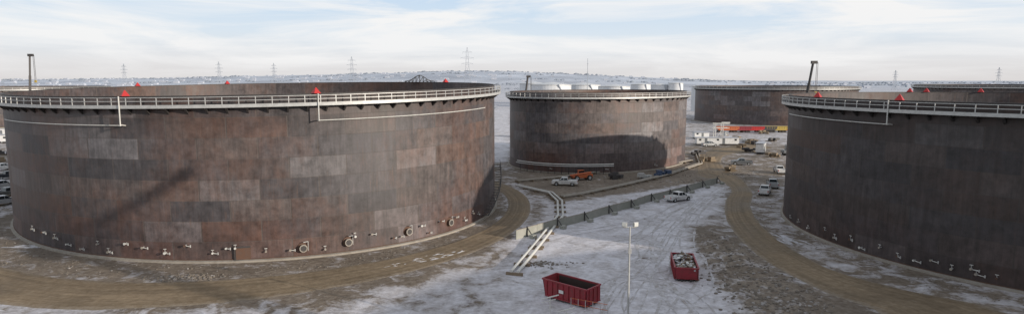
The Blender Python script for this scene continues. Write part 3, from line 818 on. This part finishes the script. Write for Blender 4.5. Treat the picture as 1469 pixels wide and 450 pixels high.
# ---------------------------------------------------------------- transmission towers, mast
def pylon(px,depth,topy):
    x=(px-734.5)/F*depth; z0=hz(x,depth); zt=CAMZ-(topy-115)/F*depth; H=zt-z0
    r=empty('transmission_tower',(x,depth,z0)); mb=MB(); th=max(.14,depth*.00018); m_=M['farsteel']; B=H*.10
    lv=[0,.25,.45,.6,.72,.85,1.0]; wd=[B,B*.72,B*.5,B*.34,B*.28,B*.22,B*.06]
    for i in range(len(lv)-1):
        for sx,sy in ((-1,-1),(1,-1),(1,1),(-1,1)):
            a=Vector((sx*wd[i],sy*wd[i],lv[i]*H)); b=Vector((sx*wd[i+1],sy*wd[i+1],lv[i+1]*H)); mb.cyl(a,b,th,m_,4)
            sx2,sy2=-sy,sx
            c=Vector((sx2*wd[i+1],sy2*wd[i+1],lv[i+1]*H)); mb.cyl(a,c,th*.6,m_,4)
    for z,wa in ((.66,.12),(.78,.14),(.9,.10)):
        for s in (-1,1): mb.cyl((0,0,z*H+.02*H),(s*wa*H,0,z*H),th*.8,m_,4); mb.cyl((0,0,z*H-.02*H),(s*wa*H,0,z*H),th*.6,m_,4); mb.cyl((s*wa*H,0,z*H),(s*wa*H,0,z*H-.04*H),th*.6,m_,4)
    mb.obj('lattice',r)
for a in ((183,1500,92),(318,1300,89),(396,1700,91),(507,1100,82),(671,1000,69),(1280,1500,101),(1427,1250,97)): pylon(*a)
x=(842-734.5)/F*300; r=empty('communications_mast',(x,300,0)); mb=MB(); mb.cyl((0,0,0),(0,0,33.5),.2,M['farsteel'],6,r2=.1)
for k in range(8): mb.box((0,0,3+k*4),(.7,.7,.12),M['farsteel'])
mb.obj('mast',r)
# ---------------------------------------------------------------- distant white tanks
def white_tank(px,depth,R,H):
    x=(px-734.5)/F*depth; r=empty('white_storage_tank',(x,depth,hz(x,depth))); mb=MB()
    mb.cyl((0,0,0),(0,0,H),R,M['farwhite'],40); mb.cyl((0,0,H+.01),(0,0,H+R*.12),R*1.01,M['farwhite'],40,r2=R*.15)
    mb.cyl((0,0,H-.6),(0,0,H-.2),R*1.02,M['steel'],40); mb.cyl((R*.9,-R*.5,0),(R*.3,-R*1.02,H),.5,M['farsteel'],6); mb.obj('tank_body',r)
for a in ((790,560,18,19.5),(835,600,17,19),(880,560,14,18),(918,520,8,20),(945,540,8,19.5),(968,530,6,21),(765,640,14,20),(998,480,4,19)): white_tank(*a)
# ---------------------------------------------------------------- distant houses + treeline
hs=MB()
for _ in range(520):
    y=random.uniform(1700,3800); az_=random.uniform(-.85,.85)
    if random.random()<.6 and az_>.05: continue
    x=az_*y; s=random.uniform(.6,1.2); z=hz(x,y); w=random.uniform(10,20)*s; dd=random.uniform(9,14)*s; h=random.uniform(3,5)*s
    hs.box((x,y,z+h/2),(w,dd,h),M['house'])
    hs.add([(x-w/2,y-dd/2-.4,z+h),(x+w/2,y-dd/2-.4,z+h),(x+w/2,y+dd/2+.4,z+h),(x-w/2,y+dd/2+.4,z+h),(x-w/2,y,z+h*1.5),(x+w/2,y,z+h*1.5)],[(0,1,5,4),(3,4,5,2),(0,4,3),(1,2,5)],M['houseroof'])
hs.obj('distant_houses')
tl=MB()
def clump(x,y,r):
    z=hz(x,y)
    for _ in range(3):
        ox,oy=random.gauss(0,r*1.6),random.gauss(0,r*.5); q=r*random.uniform(.4,1)
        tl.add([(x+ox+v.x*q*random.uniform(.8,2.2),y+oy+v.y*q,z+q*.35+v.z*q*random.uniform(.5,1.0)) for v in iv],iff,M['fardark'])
for _ in range(1300):
    band=random.choice((1500,1900,2400,3000,3600,3750)); y=band*random.uniform(.96,1.04); az_=random.uniform(-.86,.86); x=az_*y
    if noise.noise((x*.002,band,0))<-.05: continue
    clump(x,y,random.uniform(3,7)*y/3000)
for _ in range(120):
    y=random.uniform(480,1000); x=random.uniform(-.85,.85)*y; clump(x,y,random.uniform(1.0,2.2))
tl.obj('distant_treeline')
# ---------------------------------------------------------------- sky, sun, camera
W=bpy.data.worlds.new('World'); sc.world=W; W.use_nodes=True; nt=W.node_tree; bg=nt.nodes['Background']
sky=nt.nodes.new('ShaderNodeTexSky'); sky.sky_type='NISHITA'; sky.sun_disc=False; sky.sun_elevation=EL; sky.sun_rotation=math.atan2(to.x,to.y); sky.dust_density=2.0
gen=N(nt,'ShaderNodeTexCoord').outputs['Generated']
sep=nt.nodes.new('ShaderNodeSeparateXYZ'); nt.links.new(gen,sep.inputs[0])
el=sep.outputs[2]
grad=ramp(nt,math_(nt,'MULTIPLY',el,4.0),[(0.0,(7.2,6.95,6.9)),(0.10,(7.9,7.85,7.95)),(0.28,(7.2,8.1,9.0)),(0.5,(6.0,7.5,9.2)),(1.0,(5.2,6.1,7.2))])
c1=noisen(nt,mapping(nt,gen,(1.8,1.8,15),(3.1,1.2,0)),1.6,9,0.6,0.6)
cf=ramp(nt,c1,[(0.42,0),(0.60,1)])
cl=math_(nt,'MULTIPLY',cf,ramp(nt,el,[(0.0,0.15),(0.03,.8),(0.1,1.0)]))
col=mixc(nt,cl,grad,(9.5,9.45,9.45))
fac=ramp(nt,el,[(0.0,.97),(0.2,.92),(0.7,.65)])
col=mixc(nt,fac,sky.outputs[0],col)
nt.links.new(col,bg.inputs['Color']); bg.inputs['Strength'].default_value=0.1
sd=bpy.data.lights.new('sun','SUN'); sd.energy=4.3; sd.angle=math.radians(0.5); sd.color=(1.0,.90,.77)
so=bpy.data.objects.new('sun',sd); sc.collection.objects.link(so); so.rotation_euler=to.to_track_quat('Z','Y').to_euler()
cd=bpy.data.cameras.new('camera'); cam=bpy.data.objects.new('camera',cd); sc.collection.objects.link(cam)
cd.sensor_width=36; cd.lens=36*F/1469; cd.clip_end=30000; cd.clip_start=.5
cam.location=(0,0,CAMZ); cam.rotation_euler=(math.pi/2-TH,0,0); sc.camera=cam
sc.view_settings.view_transform='Standard'; sc.view_settings.look='None'; sc.view_settings.exposure=0
